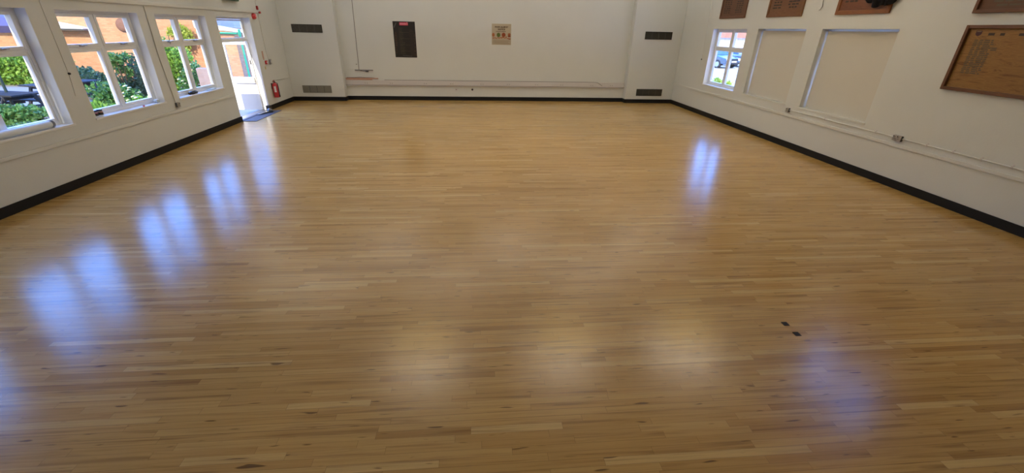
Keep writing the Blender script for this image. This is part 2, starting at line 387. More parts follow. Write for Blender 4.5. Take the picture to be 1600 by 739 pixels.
# ------------------------------------------------------------------ windows
def window(n, side, y0, y1, z0=SILL, z1=HEAD, handles=True, stay=False, dd=0.0):
    """side -1: wall_left, +1: wall_right. d is the depth measured outwards from the wall face"""
    px = (lambda d: XL-d) if side < 0 else (lambda d: XR+d+(dd if d > 0.1 else 0.0))
    t = lambda a, b: (px(b)-px(a), 0, 0)
    root = bpy.data.objects.new('window_%d' % n, None); C.objects.link(root); root.location = (px(0.2), (y0+y1)/2, z0); struct(root)
    ym = (y0+y1)/2; zt0, zt1 = 1.915, 1.950
    if z0 > 2: zt0, zt1 = (z0+z1)/2-0.02, (z0+z1)/2+0.02
    f = MB().ring((px(0.15), y0, z0), (0, y1-y0, 0), (0, 0, z1-z0), 0.05, 0, 0, t(0.15, 0.235))
    f.box(px(0.155), px(0.23), ym-0.03, ym+0.03, z0+0.05, z1-0.05)
    f.box(px(0.155), px(0.23), y0+0.05, ym-0.03, zt0, zt1).box(px(0.155), px(0.23), ym+0.03, y1-0.05, zt0, zt1)
    struct(f.build('window_frame', M['white'], root, bevel=0.004))
    for up in (0, 1):
        for h in (0, 1):
            a, b = (y0+0.05, ym-0.03) if h == 0 else (ym+0.03, y1-0.05)
            c, d = (z0+0.05, zt0) if up == 0 else (zt1, z1-0.05)
            o_ = 0.143 if up else 0.16
            s_ = MB().ring((px(o_), a+0.001, c+0.001), (0, b-a-0.002, 0), (0, 0, d-c-0.002), 0.046 if up else 0.04, 0, 0, t(o_, 0.225))
            so = struct(s_.build('sash', M['white'], root, bevel=0.005))
            w = 0.044 if up else 0.038
            struct(MB().box(px(0.195), px(0.201), a+w, b-w, c+w, d-w).build('pane', M['glass'], so))
            if up and handles:
                hy = (a+b)/2 + (0.02 if h else -0.02)
                hb = MB().box(px(0.135), px(0.12), hy-0.045, hy+0.045, c+0.010, c+0.034)
                hb.tube([(px(0.118), hy-0.01, c+0.022), (px(0.095), hy, c+0.03), (px(0.09), hy+0.06, c+0.028)], 0.009, 8)
                struct(hb.build('handle', M['steel'], so))
    if stay:
        struct(MB().tube([(px(0.125), y0+0.42, zt1+0.02), (px(0.10), y0+0.40, zt1-0.02), (px(0.11), y0+0.42, zt1+0.16)], 0.006, 8).build('window_stay', M['steel'], root))
    sb = MB().box(px(0.0), px(0.155), y0+0.001, y1-0.001, z0-0.03, z0).box(px(-0.014), px(-0.0002), y0-0.02, y1+0.02, z0-0.03, z0)
    struct(sb.build('window_sill', M['white'] if n not in (5, 6) else M['rail'], root, bevel=0.003))
    if n not in (5, 6):
        lb = MB().box(px(0.001), px(0.149), y0+0.0005, y0+0.006, z0+0.001, z1-0.001).box(px(0.001), px(0.149), y1-0.006, y1-0.0005, z0+0.001, z1-0.001)
        lb.box(px(0.001), px(0.149), y0+0.006, y1-0.006, z1-0.006, z1-0.0005)
        struct(lb.build('window_reveal', M['white'], root))
    struct(MB().box(px(0.24), px(0.33), y0-0.03, y1+0.03, z0-0.07, z0-0.001).build('outer_sill', M['soil_wall'], root))
    return root
for i, (a, b) in enumerate(WL): window(i+1, -1, a, b, stay=(i == 2))
window(4, 1, *WR[0], z1=HEAD-0.015, handles=False)
window(5, 1, *WR[1], z1=HEAD-0.015, handles=False, dd=0.035)
window(6, 1, *WR[2], z1=HEAD-0.015, handles=False, dd=0.035)
window(8, -1, *WL0[0], handles=False)
window(9, -1, *WL0[1], handles=False)
window(7, 1, CLER[0], CLER[1], CLER[2]+0.03, CLER[3], handles=False)

# ------------------------------------------------------------------ glazed fire door
def door():
    px = lambda d: XL-d
    root = bpy.data.objects.new('door_1', None); C.objects.link(root); root.location = (px(0.2), 13.0, 0); struct(root)
    y0, y1 = DOOR; zt = 1.93
    f = MB().box(px(0.2), px(0.26), y0, y0+0.05, 0, 2.49).box(px(0.2), px(0.26), y1-0.035, y1, 0, 2.49)
    f.box(px(0.2), px(0.26), y0+0.05, y1-0.035, 2.44, 2.49).box(px(0.17), px(0.26), y0+0.05, y1-0.035, zt-0.03, zt+0.04)
    struct(f.build('door_frame', M['white'], root, bevel=0.004))
    lb = MB().box(px(0.001), px(0.199), y0+0.0005, y0+0.006, 0.014, 2.489).box(px(0.001), px(0.199), y1-0.006, y1-0.0005, 0.014, 2.489)
    struct(lb.box(px(0.001), px(0.199), y0+0.006, y1-0.006, 2.484, 2.4895).build('door_reveal', M['white'], root))
    s = MB().ring((px(0.205), y0+0.05, zt+0.04), (0, y1-y0-0.085, 0), (0, 0, 2.43-zt-0.04), 0.03, 0, 0, (-0.04, 0, 0))
    so = struct(s.build('transom_sash', M['white'], root, bevel=0.004))
    struct(MB().box(px(0.225), px(0.231), y0+0.08, y1-0.065, zt+0.07, 2.40).build('pane', M['glass'], so))
    # leaf swung outwards against the far jamb: it stands across the outside, facing back along the wall
    xa, xb, yl = px(0.175), px(0.93), y1-0.045
    l_ = MB().box(xa, xa-0.085, yl, yl+0.044, 0.02, 1.875).box(xb, xb+0.11, yl, yl+0.044, 0.02, 1.875)
    l_.box(xa-0.085, xb+0.11, yl, yl+0.044, 0.02, 0.945).box(xa-0.085, xb+0.11, yl, yl+0.044, 1.80, 1.875)
    lo = struct(l_.build('door_leaf', M['white'], root, bevel=0.004))
    struct(MB().box(xa-0.085, xb+0.11, yl+0.018, yl+0.024, 0.945, 1.80).build('pane', M['glass'], lo))
    h = MB().box(xa-0.02, xb+0.18, yl-0.06, yl, 0.775, 0.93)
    struct(h.build('push_bar', M['white'], lo, bevel=0.012))
    struct(MB().box(xa-0.03, xa-0.055, yl-0.02, yl, 1.29, 1.40).build('door_catch', M['dark_grey'], lo, bevel=0.004))
    struct(MB().box(px(0.0), px(0.30), y0+0.001, y1-0.001, -0.02, 0.012).build('door_threshold', M['steel'], root))
door()

# ------------------------------------------------------------------ things on the far wall
def vent(x0, x1, z0, z1, label, dm, bm_):
    r = thing('air_vent', ((x0+x1)/2, YC, z0), label, 'air vent', 'ventilation grilles on the two wall bays')
    MB().ring((x0, YC-0.016, z0), (x1-x0, 0, 0), (0, 0, z1-z0), 0.013, 0, 0, (0, 0.016, 0)).build('frame', dm, r, bevel=0.002)
    MB().box(x0+0.012, x1-0.012, YC-0.004, YC, z0+0.012, z1-0.012).build('backing', dm, r)
    s = MB(); k = 56
    for i in range(k):
        x = x0+0.018+(x1-x0-0.036)*i/(k-1)
        s.obox((x, YC-0.008, (z0+z1)/2), (0.0035, 0.002, 0), (-0.001, 0.004, 0), (0, 0, (z1-z0)/2-0.012))
    s.build('louvres', bm_, r)
    for i in (1, 2, 3):
        x = x0+(x1-x0)*i/4
        MB().box(x-0.007, x+0.007, YC-0.018, YC-0.003, z0+0.012, z1-0.012).build('divider', M['vent_divider'], r)
vent(-5.791, -4.845, 2.118, 2.355, 'dark upper air vent on the wall bay beside the glazed door', M['dark_vent'], M['vent_bar'])
vent(-5.793, -4.850, 0.260, 0.498, 'grey lower air vent above the skirting beside the glazed door', M['grey_vent'], M['grey_vent_bar'])
vent(5.878, 6.833, 2.115, 2.356, 'near-black upper air vent on the bay next to the honours boards', M['dark_vent'], M['vent_bar'])
vent(5.845, 6.798, 0.252, 0.486, 'dark lower air vent above the skirting next to the honours board wall', M['dark_vent'], M['vent_bar'])

def quadbar(mb, x0, x1, z0, z1, y=None):
    y = YF-0.0075 if y is None else y
    mb.box(x0, x1, y-0.0012, y, z0, z1)

# black menu poster
r = thing('poster', (-2.285, YF, 1.40), 'tall black poster with a red heading on the far wall', 'poster')
MB().box(-2.646, -1.922, YF-0.006, YF, 1.402, 2.503).build('sheet', M['poster_black'], r)
m_ = MB(); quadbar(m_, -2.43, -2.15, 2.385, 2.475); m_.build('red_heading', M['poster_red'], r)
m_ = MB()
for i in range(5): quadbar(m_, -2.41+i*0.042, -2.38+i*0.042, 2.405, 2.455, YF-0.009)
quadbar(m_, -2.185, -2.165, 2.40, 2.48, YF-0.009); m_.build('heading_letters', M['poster_pink'], r)
m1, m2 = MB(), MB()
z = 2.29; k = 0
while z > 1.50:
    w = 0.10+0.10*random.random(); quadbar(m1, -2.47, -2.47+w, z, z+0.016)
    if k % 4 == 2: quadbar(m1, -2.44, -2.12, z-0.022, z-0.012)
    w = 0.08+0.10*random.random(); quadbar(m2, -2.13+0.02*random.random(), -2.11+w, z-0.05, z-0.036)
    z -= 0.048; k += 1
for i in range(9):
    x = -2.63+0.03*random.random(); zz = 1.52+0.075*i
    m3 = MB(); quadbar(m3, x, x+0.03+0.05*random.random(), zz, zz+0.06); m3.build('picture', M['poster_brown'], r)
for i in range(6):
    zz = 1.45+0.12*i; m3 = MB(); quadbar(m3, -2.0+0.02*random.random(), -1.935, zz, zz+0.08); m3.build('picture', M['poster_brown'], r)
m1.build('menu_lines', M['poster_tan'], r); m2.build('menu_lines', M['poster_brown'], r)
m_ = MB()
for i in range(7):
    quadbar(m_, -2.62+0.012*i, -2.612+0.012*i+0.01, 2.30+0.02*i, 2.36+0.018*i)
m_.build('grey_streak', M['poster_grey'], r); m_ = MB()
for i in range(5):
    quadbar(m_, -2.40+0.06*i, -2.33+0.06*i, 1.46-0.006*i, 1.475-0.006*i)
m_.build('grey_streak', M['poster_grey'], r)

def lettering(txt, size, loc, rot, m, parent, name='lettering'):
    cu = bpy.data.curves.new(name, 'FONT'); cu.body = txt; cu.size = size; cu.align_x = 'CENTER'; cu.align_y = 'CENTER'; cu.extrude = 0.0006; cu.offset = 0.0035
    t = bpy.data.objects.new(name, cu); C.objects.link(t)
    dg = bpy.context.evaluated_depsgraph_get(); me = bpy.data.meshes.new_from_object(t.evaluated_get(dg))
    bpy.data.objects.remove(t); me.materials.append(m); me.name = name
    o = bpy.data.objects.new(name, me); C.objects.link(o); o.parent = parent
    off = Vector(loc)-parent.location; o.location = off; o.rotation_euler = rot
    return o
# allergy notice
r = thing('notice', (0.962, YF, 1.85), 'small cream food allergy notice with printed food pictures', 'notice')
MB().box(0.635, 1.289, YF-0.006, YF, 1.850, 2.496).build('sheet', M['notice'], r)
for tx, s_, z in (('FOOD ALLERGY', 0.062, 2.395), ('NOTICE', 0.066, 2.325)):
    lettering(tx, s_, (0.962, YF-0.0075, z), (PI/2, 0, 0), M['notice_ink'], r)
m_ = MB(); quadbar(m_, 0.77, 0.94, 2.255, 2.268); quadbar(m_, 0.955, 1.11, 2.255, 2.268)
m_.build('small_print', M['notice_ink'], r)
def disc(mb, x, z, rx, rz):
    pts = [(x+rx*math.cos(2*PI*i/20), YF-0.0065, z+rz*math.sin(2*PI*i/20)) for i in range(20)]
    mb.prism(pts, (0, -0.0014, 0))
m_ = MB(); disc(m_, 0.862, 2.155, 0.062, 0.068); m_.build('green_picture', M['n_green'], r)
m_ = MB(); disc(m_, 1.035, 2.16, 0.066, 0.066); m_.build('red_picture', M['n_red'], r)
m_ = MB(); disc(m_, 1.225, 2.125, 0.05, 0.035); quadbar(m_, 1.20, 1.27, 2.02, 2.05); m_.build('red_picture', M['n_red'], r)
m_ = MB(); disc(m_, 0.685, 2.155, 0.045, 0.06); m_.build('orange_picture', M['n_orange'], r)
m_ = MB(); disc(m_, 1.225, 2.18, 0.05, 0.035); m_.build('orange_picture', M['n_orange'], r); m_ = MB()
for i in range(14):
    x = 0.66+0.04*i; z = 2.03+0.04*random.random(); quadbar(m_, x, x+0.042, z, z+0.02+0.03*random.random())
m_.build('orange_picture', M['n_orange'], r)
m_ = MB()
for i, (a, b) in enumerate(((0.68, 1.22), (0.70, 1.24), (0.66, 1.2), (0.72, 1.22), (0.68, 1.24))): quadbar(m_, a, b, 1.985-i*0.026, 1.996-i*0.026)
m_.build('small_print', M['notice_grey'], r)

# bench trunking with outlet plates, cable, copper pipes
r = thing('cable_trunking', (0.5, YF, 0.475), 'long pale grey cable trunking running low along the far wall', 'trunking')
MB().box(-4.413, 5.453, YF-0.055, YF, 0.476, 0.662).build('trunking_body', M['trunking'], r, bevel=0.006)
MB().box(-4.413, 5.453, YF-0.058, YF-0.054, 0.50, 0.512).build('lid_seam', M['cable'], r)
plates = [(-3.72, 'first from the copper pipes'), (-2.866, 'second from the copper pipes'), (-1.70, 'third from the copper pipes'),
          (-0.78, 'fourth from the copper pipes'), (0.28, 'fifth from the copper pipes'), (1.22, 'sixth from the copper pipes'),
          (2.23, 'seventh from the copper pipes'), (3.14, 'eighth from the copper pipes'), (4.24, 'beside the end of the loose cable'), (4.97, 'nearest the bay')]
for x, w in plates:
    r = thing('outlet_plate', (x, YF-0.055, 0.52), 'white outlet plate on the far wall trunking, '+w, 'outlet', 'outlet plates along the far wall trunking')
    MB().box(x-0.073, x+0.073, YF-0.064, YF-0.055, 0.525, 0.612).build('plate', M['trunking'], r, bevel=0.003)
    for dx in (-0.036, 0.036): MB().box(x+dx-0.016, x+dx+0.016, YF-0.0655, YF-0.064, 0.55, 0.585).build('socket_hole', M['vent_trim'], r)
tag(MB().tube([(-3.1, YF-0.02, 0.668)] + [(-3.0+i*0.5, YF-0.02-0.012*math.sin(i*1.3), 0.669) for i in range(15)] +
              [(4.38, YF-0.045, 0.667), (4.47, YF-0.064, 0.65), (4.60, YF-0.066, 0.57), (4.63, YF-0.066, 0.55)], 0.008, 8).build('cable', M['cable']),
    'thin grey cable lying along the top of the far wall trunking', 'cable')
pipes = [(-4.39, -3.50, YF-0.0475, 0.6815, 'longest bare copper pipe lying on the trunking'), (-4.40, -3.62, YF-0.0095, 0.6715, 'copper pipe lying against the wall behind the longest one'),
         (-4.40, -3.30, YF-0.030, 0.7145, 'copper pipe lying on top of the two other copper pipes')]
for a, b, y, z, lab in pipes:
    tag(MB().tube([(a, y, z), (b, y, z)], 0.0185 if y < YF-0.02 else 0.009, 12).build('copper_pipe', M['copper']), lab, 'pipe', 'copper pipes on the far wall trunking')
tag(MB().tube([(-4.36, YF-0.03, 0.735), (-4.1, YF-0.034, 0.736), (-3.9, YF-0.03, 0.748), (-3.72, YF-0.03, 0.736), (-3.55, YF-0.026, 0.734), (-3.42, YF-0.032, 0.728)], 0.009, 8).build('cable', M['black']),
    'short black cable lying over the copper pipes', 'cable')
# cable dropping down the far wall into a stub of bar trunking
r = thing('wall_cable', (-3.89, YF, 0.95), 'thin grey cable dropping down the far wall to a black plug', 'cable')
MB().tube([(-3.84, YF-0.008, ZC-0.02), (-3.865, YF-0.008, 3.09), (-3.918, YF-0.008, 1.09), (-3.918, YF-0.022, 1.0), (-3.88, YF-0.034, 0.965), (-3.78, YF-0.036, 0.945), (-3.68, YF-0.036, 0.94)], 0.008, 8).build('cord', M['cable'], r)
MB().box(-3.70, -3.60, YF-0.055, YF-0.022, 0.922, 0.958).build('plug', M['black'], r, bevel=0.006)
r = thing('metal_bracket', (-3.75, YF, 0.92), 'short dark metal rail fixed above the copper pipes', 'bracket')
MB().box(-4.06, -3.45, YF-0.02, YF, 0.966, 0.99).build('rail', M['dark_grey'], r)
MB().box(-4.06, -3.45, YF-0.015, YF, 0.915, 0.966).build('back_plate', M['trunking'], r)
tag(MB().box(-4.415, -4.06, YF-0.018, YF, 1.0, 1.018).build('conduit', M['rail']), 'short painted conduit joining the dark metal rail to the bay', 'conduit')
r = thing('switch', (-3.975, YF, 1.10), 'small pale switch on the far wall beside the dropping cable', 'switch')
MB().box(-4.02, -3.94, YF-0.012, YF, 1.10, 1.18).build('plate', M['paint'], r, bevel=0.003)
MB().box(-4.0, -3.96, YF-0.017, YF-0.012, 1.155, 1.175).build('rocker', M['cable'], r)
r = thing('cable_outlet', (-0.064, YF, 0.375), 'round dark cable outlet low on the far wall', 'outlet')
MB().lathe((-0.064, YF, 0.375), (0, -1, 0), [(0, 0.036), (0.012, 0.036), (0.016, 0.03)], 20).build('collar', M['dark_grey'], r)
MB().lathe((-0.064, YF-0.016, 0.375), (0, -1, 0), [(0, 0.02), (0.004, 0.018)], 16).build('plug', M['black'], r)
r = thing('blank_plate', (-0.631, YF, 0.335), 'small white blank plate low on the far wall under the trunking', 'blank plate')
MB().box(-0.67, -0.595, YF-0.008, YF, 0.335, 0.41).build('plate', M['trunking'], r, bevel=0.003)
MB().lathe((-0.631, YF-0.008, 0.372), (0, -1, 0), [(0, 0.016), (0.004, 0.014)], 14).build('cap', M['cable'], r)

# ------------------------------------------------------------------ honours boards on the right wall
def words_bars(mb, y0, y1, z, h, x, words=3):
    """one line of lettering between y0 (far) and y1 (near), broken into words"""
    L = y0-y1; y = y0
    for k in range(words):
        w = L/words*(0.55+0.4*random.random()); mb.box(x-0.0012, x, y-w, y, z, z+h); y -= L/words
def board(y0, y1, z0, z1, label, face, frame, fw=0.05, ft=0.035):
    r = thing('honours_board', (XR, (y0+y1)/2, z0), label, 'honours board', 'wooden honours boards')
    MB().box(XR-0.015, XR, y1+fw, y0-fw, z0+fw, z1-fw).build('panel', face, r)
    MB().ring((XR-ft, y1, z0), (0, y0-y1, 0), (0, 0, z1-z0), fw, 0, 0, (ft, 0, 0)).build('frame', frame, r, bevel=0.006)
    return r
XB = XR-0.0152
def columns(r, spans, z0, z1, step, m, h=0.024):
    for a, b in spans:
        mb = MB(); z = z0
        while z < z1:
            q = a-(a-b)*(0.04+0.14*random.random()); e = b+(a-b)*(0.22*random.random())
            words_bars(mb, q, e, z, h, XB, 3); z += step
        mb.build('lettering', m, r)
b1 = board(13.455, 12.16, 2.728, 4.05, 'dark oak honours board over the window with the car outside', M['board_dark'], M['frame_wood'], 0.06, 0.03)
columns(b1, [(13.33, 12.88), (12.75, 12.28)], 2.86, 3.9, 0.052, M['ink'], 0.030)
b2 = board(11.23, 9.975, 2.722, 4.05, 'mid brown honours board over the first blinded window from the far wall', M['board_mid'], M['board_mid'], 0.06, 0.03)
columns(b2, [(11.08, 10.68), (10.54, 10.12)], 2.90, 3.9, 0.058, M['ink'], 0.030)
b3 = board(9.00, 7.765, 2.721, 3.75, 'reddish honours board with black cloth hung over its corner', M['board_red'], M['frame_orange'], 0.07, 0.035)
columns(b3, [(8.86, 8.50), (8.33, 7.95)], 2.93, 3.6, 0.055, M['ink'], 0.030)
b4 = board(6.345, 3.9, 1.647, 2.527, 'large honours board of figured golden oak with a small purple crest', M['board_ply'], M['frame_wood'], 0.045, 0.055)
mb = MB().prism([(XB, 6.207, 2.454), (XB, 6.127, 2.454), (XB, 6.127, 2.41), (XB, 6.145, 2.393), (XB, 6.167, 2.382), (XB, 6.189, 2.393), (XB, 6.207, 2.41)], (-0.002, 0, 0))
cr = mb.build('crest', M['crest'], b4)
MB().box(XB-0.004, XB-0.002, 6.197, 6.137, 2.441, 2.445).build('crest_band', M['gold'], cr)
for a, b in ((6.035, 5.90), (5.885, 5.80), (5.66, 5.38), (5.34, 5.05), (4.9, 4.6)):
    mb = MB(); words_bars(mb, a, b, 2.395, 0.032, XB, 1); mb.build('title_lettering', M['ink'], b4)
mb = MB(); z = 2.325
k = 0
while z > 1.88:
    words_bars(mb, 6.19-0.01*random.random(), 5.99-0.03*random.random(), z, 0.015, XB, 3)
    words_bars(mb, 6.0, 5.90+0.05*random.random() - (0.10 if k in (4, 5) else 0), z, 0.015, XB, 2)
    z -= 0.024; k += 1
mb.build('lettering', M['ink_grey'], b4)
b5 = board(6.36, 4.2, 2.678, 3.6, 'dark framed honours board hung above the golden oak one', M['board_dark'], M['frame_wood'], 0.045, 0.05)
columns(b5, [(6.2, 5.6), (5.4, 4.8)], 2.76, 3.45, 0.05, M['ink_grey'])

# black cloth hung over the corner of the reddish board
def draped_cloth():
    import bmesh
    me = bpy.data.meshes.new('jacket'); bm = bmesh.new()
    ny, nz = 26, 16
    g = {}
    for i in range(ny+1):
        for j in range(nz+1):
            u, v = i/ny, j/nz
            y = 8.36-0.70*u - 0.03*math.sin(v*5)
            low = 2.95-0.07*math.sin(u*PI*1.1) - (0.06 if u > 0.42 else 0) - (0.055 if 0.80 < u < 0.96 else 0) + 0.018*math.sin(u*23)
            z = low+(3.42-low)*v
            x = XR-0.075-0.045*math.sin(u*17+v*3)*(1-0.5*v)-0.03*math.sin(u*31+1.3)-0.05*math.sin(v*PI)
            g[i, j] = bm.verts.new((x, y, z))
    for i in range(ny):
        for j in range(nz):
            f = bm.faces.new((g[i, j], g[i+1, j], g[i+1, j+1], g[i, j+1])); f.smooth = True
    bmesh.ops.solidify(bm, geom=bm.faces[:], thickness=0.05)
    bmesh.ops.recalc_face_normals(bm, faces=bm.faces[:])
    bm.to_mesh(me); bm.free(); me.materials.append(M['cloth'])
    o = bpy.data.objects.new('jacket', me); C.objects.link(o)
    s = o.modifiers.new('sub', 'SUBSURF'); s.levels = 1; s.render_levels = 1
    tag(o, 'black crumpled cloth jacket hung over the corner of the reddish board', 'jacket')
draped_cloth()

# roller blinds
def blind(y0, y1, label):
    r = thing('roller_blind', (XR+0.12, (y0+y1)/2, SILL), label, 'roller blind', 'roller blinds pulled down')
    m_ = M['blind']
    MB().box(XR+0.118, XR+0.1195, y0+0.006, y1-0.03, 0.925, 2.432).build('fabric', m_, r)
    MB().box(XR+0.113, XR+0.125, y0+0.006, y1-0.03, 0.9105, 0.930).build('bottom_bar', m_, r, bevel=0.003)
    MB().tube([(XR+0.136, y0+0.004, 2.415), (XR+0.136, y1-0.025, 2.415)], 0.015, 14).build('roller', M['white'], r)
def blind_material():
    m, n, l, b = nt('cream_blind_fabric')
    b.inputs['Base Color'].default_value = (0.61, 0.595, 0.54, 1); b.inputs['Roughness'].default_value = 0.75
    return m
M['blind'] = blind_material()
blind(*WR[1], 'cream roller blind pulled down in the window under the mid brown board')
blind(*WR[2], 'cream roller blind pulled down in the window under the reddish board')

# surface conduit with saddles, metal clad sockets
r = thing('conduit', (XR, 5.0, 0.79), 'painted conduit clipped along the wall between the two metal sockets', 'conduit')
MB().tube([(XR-0.012, 9.49, 0.803), (XR-0.012, YB+0.05, 0.808)], 0.011, 10).build('tube', M['rail'], r)
for y in (8.4, 7.166, 6.194, 5.776, 5.378, 4.991, 4.55, 4.1):
    m_ = MB().box(XR-0.026, XR, y-0.012, y+0.012, 0.788, 0.823).box(XR-0.004, XR, y-0.012, y+0.012, 0.778, 0.845)
    m_.build('saddle', M['trunking'], r, bevel=0.002)
def socket(x, sx, y, z, w, label, n):
    r = thing('wall_socket', (x, y, z-0.045), label, 'wall socket')
    a, b = (x, x+sx*0.045)
    MB().box(a, b, y-w/2, y+w/2, z-0.045, z+0.045).build('back_box', M['dark_grey'], r, bevel=0.006)
    MB().box(b, b+sx*0.004, y-w/2-0.002, y+w/2+0.002, z-0.047, z+0.047).build('face_plate', M['steel'], r, bevel=0.001)
    for k in range(n):
        yy = y+(k-(n-1)/2)*0.07
        m_ = MB()
        for dy, dz, ww, hh in ((0, 0.018, 0.004, 0.008), (-0.011, -0.008, 0.005, 0.004), (0.011, -0.008, 0.005, 0.004)):
            m_.box(b+sx*0.004, b+sx*0.0052, yy+dy-ww, yy+dy+ww, z+dz-hh, z+dz+hh)
        m_.build('pin_holes', M['black'], r)
        MB().box(b+sx*0.004, b+sx*0.008, yy+0.018, yy+0.030, z+0.016, z+0.036).build('rocker', M['black'], r)
    return r
socket(XR, -1, 9.53, 0.797, 0.095, 'grey metal single socket on the wall between the two blinds', 1)
socket(XR, -1, 6.70, 0.803, 0.155, 'grey metal double socket below the large golden oak board', 2)
socket(XL, 1, 9.69, 0.800, 0.095, 'grey metal socket under the pier between two windows on the door wall', 1)

def cord(x, sx, pts, label, kr=0.016):
    r = thing('window_cord', (x, pts[-1][0], pts[-1][1]), label, 'cord')
    MB().tube([(x+sx*0.003, y, z) for y, z in pts], 0.005, 8).build('cord', M['rail'], r)
    y, z = pts[len(pts)//2]
    MB().lathe((x, y, z), (sx, 0, 0), [(0, kr), (0.02, kr), (0.028, kr*0.7)], 14).build('knob', M['black'], r)
cord(XL, 1, [(7.465, 2.615), (7.463, 1.92), (7.462, 1.607), (7.44, 1.4), (7.425, 1.285)], 'window cord with a black knob on the pier beside the sill with the jars')
cord(XR, -1, [(14.13, 3.4), (14.10, 2.4), (14.05, 1.60), (14.08, 1.4), (14.10, 1.227)], 'window cord with a black knob beside the window with the car outside')
tag(MB().tube([(XR-0.008, 9.46, 3.3), (XR-0.008, 9.455, 3.0), (XR-0.012, 9.424, 2.889), (XR-0.02, 9.45, 2.83), (XR-0.02, 9.483, 2.821)], 0.006, 8).build('wire', M['cable']),
    'loose wire with a hooked end on the wall between two boards', 'wire')
tag(MB().tube([(XL+0.011, 9.623, 2.612), (XL+0.011, 9.60, 1.77), (XL+0.011, 9.667, 0.845)], 0.011, 10).build('conduit', M['rail']),
    'painted conduit running down to the socket between two windows', 'conduit')

# ------------------------------------------------------------------ fire equipment by the door
r = thing('fire_extinguisher', (XL+0.1, 14.28, 0.30), 'red fire extinguisher hung low on the wall beside the glazed door', 'fire extinguisher')
cx, cy = XL+0.10, 14.275
MB().lathe((cx, cy, 0.315), (0, 0, 1), [(0, 0.074), (0.012, 0.08), (0.34, 0.08), (0.385, 0.066), (0.41, 0.035), (0.425, 0.022)], 28).build('cylinder', M['red'], r)
mb = MB(); n = 12
vs = []
for j in range(n+1):
    a = -1.75+j/n*0.75
    for z in (0.47, 0.64): vs.append((cx+0.0815*math.cos(a), cy+0.0815*math.sin(a), z))
mb.add(vs, [(2*j, 2*j+2, 2*j+3, 2*j+1) for j in range(n)], True); mb.build('label', M['label'], r)
MB().lathe((cx, cy, 0.738), (0, 0, 1), [(0, 0.02), (0.03, 0.024), (0.04, 0.015)], 14).box(cx-0.012, cx+0.012, cy-0.10, cy+0.03, 0.775, 0.79).build('valve', M['black'], r)
MB().obox((cx, cy-0.05, 0.80), (0.010, 0, 0), (0, 0.06, 0.012), (0, 0, 0.005)).build('lever', M['red_dark'], r)
MB().tube([(cx+0.02, cy-0.01, 0.755), (cx+0.085, cy-0.02, 0.73), (cx+0.096, cy-0.025, 0.62), (cx+0.094, cy-0.025, 0.40), (cx+0.094, cy-0.025, 0.33)], [0.011, 0.011, 0.011, 0.013, 0.02], 10).build('hose', M['black'], r)
MB().box(XL, XL+0.025, cy-0.03, cy+0.03, 0.55, 0.72).build('bracket', M['dark_grey'], r)
r = thing('alarm_sounder', (XL, 14.03, 2.527), 'round red alarm sounder above the corner of the glazed door', 'alarm')
MB().lathe((XL, 14.03, 2.527), (1, 0, 0), [(0, 0.075), (0.05, 0.075), (0.075, 0.06), (0.085, 0.03)], 24).build('housing', M['red'], r)
MB().lathe((XL+0.084, 14.03, 2.527), (1, 0, 0), [(0, 0.03), (0.008, 0.026)], 18).build('horn', M['poster_pink'], r)
r = thing('alarm_beacon', (XL, 14.37, 2.62), 'dark red alarm box above the alarm sounder by the corner', 'alarm')
MB().box(XL, XL+0.045, 14.335, 14.40, 2.70, 2.80).build('base', M['red_dark'], r, bevel=0.01)
MB().lathe((XL+0.05, 14.38, 2.655), (0.3, 0, -1), [(0, 0.03), (0.03, 0.034), (0.05, 0.03)], 18).build('horn', M['red_dark'], r)
r = thing('fire_call_point', (XL, 14.2, 1.26), 'square red fire call point on the wall above the extinguisher', 'call point')
MB().box(XL, XL+0.045, 14.155, 14.255, 1.265, 1.365).build('housing', M['red'], r, bevel=0.008)
MB().box(XL+0.045, XL+0.048, 14.18, 14.23, 1.29, 1.34).build('press_glass', M['label'], r)
r = thing('light_switch', (XL, 14.48, 1.25), 'grey switch box beside the red fire call point', 'switch')
MB().box(XL, XL+0.045, 14.42, 14.54, 1.245, 1.385).build('box', M['steel'], r, bevel=0.008)
MB().box(XL+0.045, XL+0.052, 14.46, 14.50, 1.29, 1.345).build('rocker', M['white'], r)
r = thing('fire_notice', (XL, 14.13, 1.40), 'narrow faded red notice above the fire call point', 'notice')
MB().box(XL, XL+0.003, 14.09, 14.165, 1.40, 1.62).build('card', M['n_orange'], r)
m_ = MB()
for k in range(5): m_.box(XL+0.003, XL+0.004, 14.10, 14.155, 1.42+k*0.04, 1.435+k*0.04)
m_.build('print', M['label'], r)
tag(MB().box(XL, XL+0.003, 14.085, 14.15, 1.13, 1.21).build('sticker', M['yellow']), 'small yellow sticker below the fire call point', 'sticker')
tag(MB().tube([(XL+0.01, 14.375, ZC-0.02), (XL+0.01, 14.37, 2.80), (XL+0.01, 14.36, 1.6), (XL+0.01, 14.42, 1.37)], 0.009, 8).build('conduit', M['rail']),
    'painted vertical conduit running down to the grey switch box', 'conduit')
tag(MB().tube([(XL+0.011, 14.45, 0.79), (XL+0.011, YC-0.005, 0.735)], 0.011, 8).build('conduit', M['rail']), 'painted conduit running from the extinguisher to the corner', 'conduit')
r = thing('emergency_light', (XL, 12.87, 2.85), 'dark emergency light box on the wall over the glazed door', 'emergency light')
MB().box(XL, XL+0.09, 12.50, 13.24, 2.856, 3.06).build('housing', M['green_sign'], r, bevel=0.01)
MB().box(XL+0.09, XL+0.094, 12.54, 13.20, 2.89, 3.03).build('face', M['green_pipe'], r)

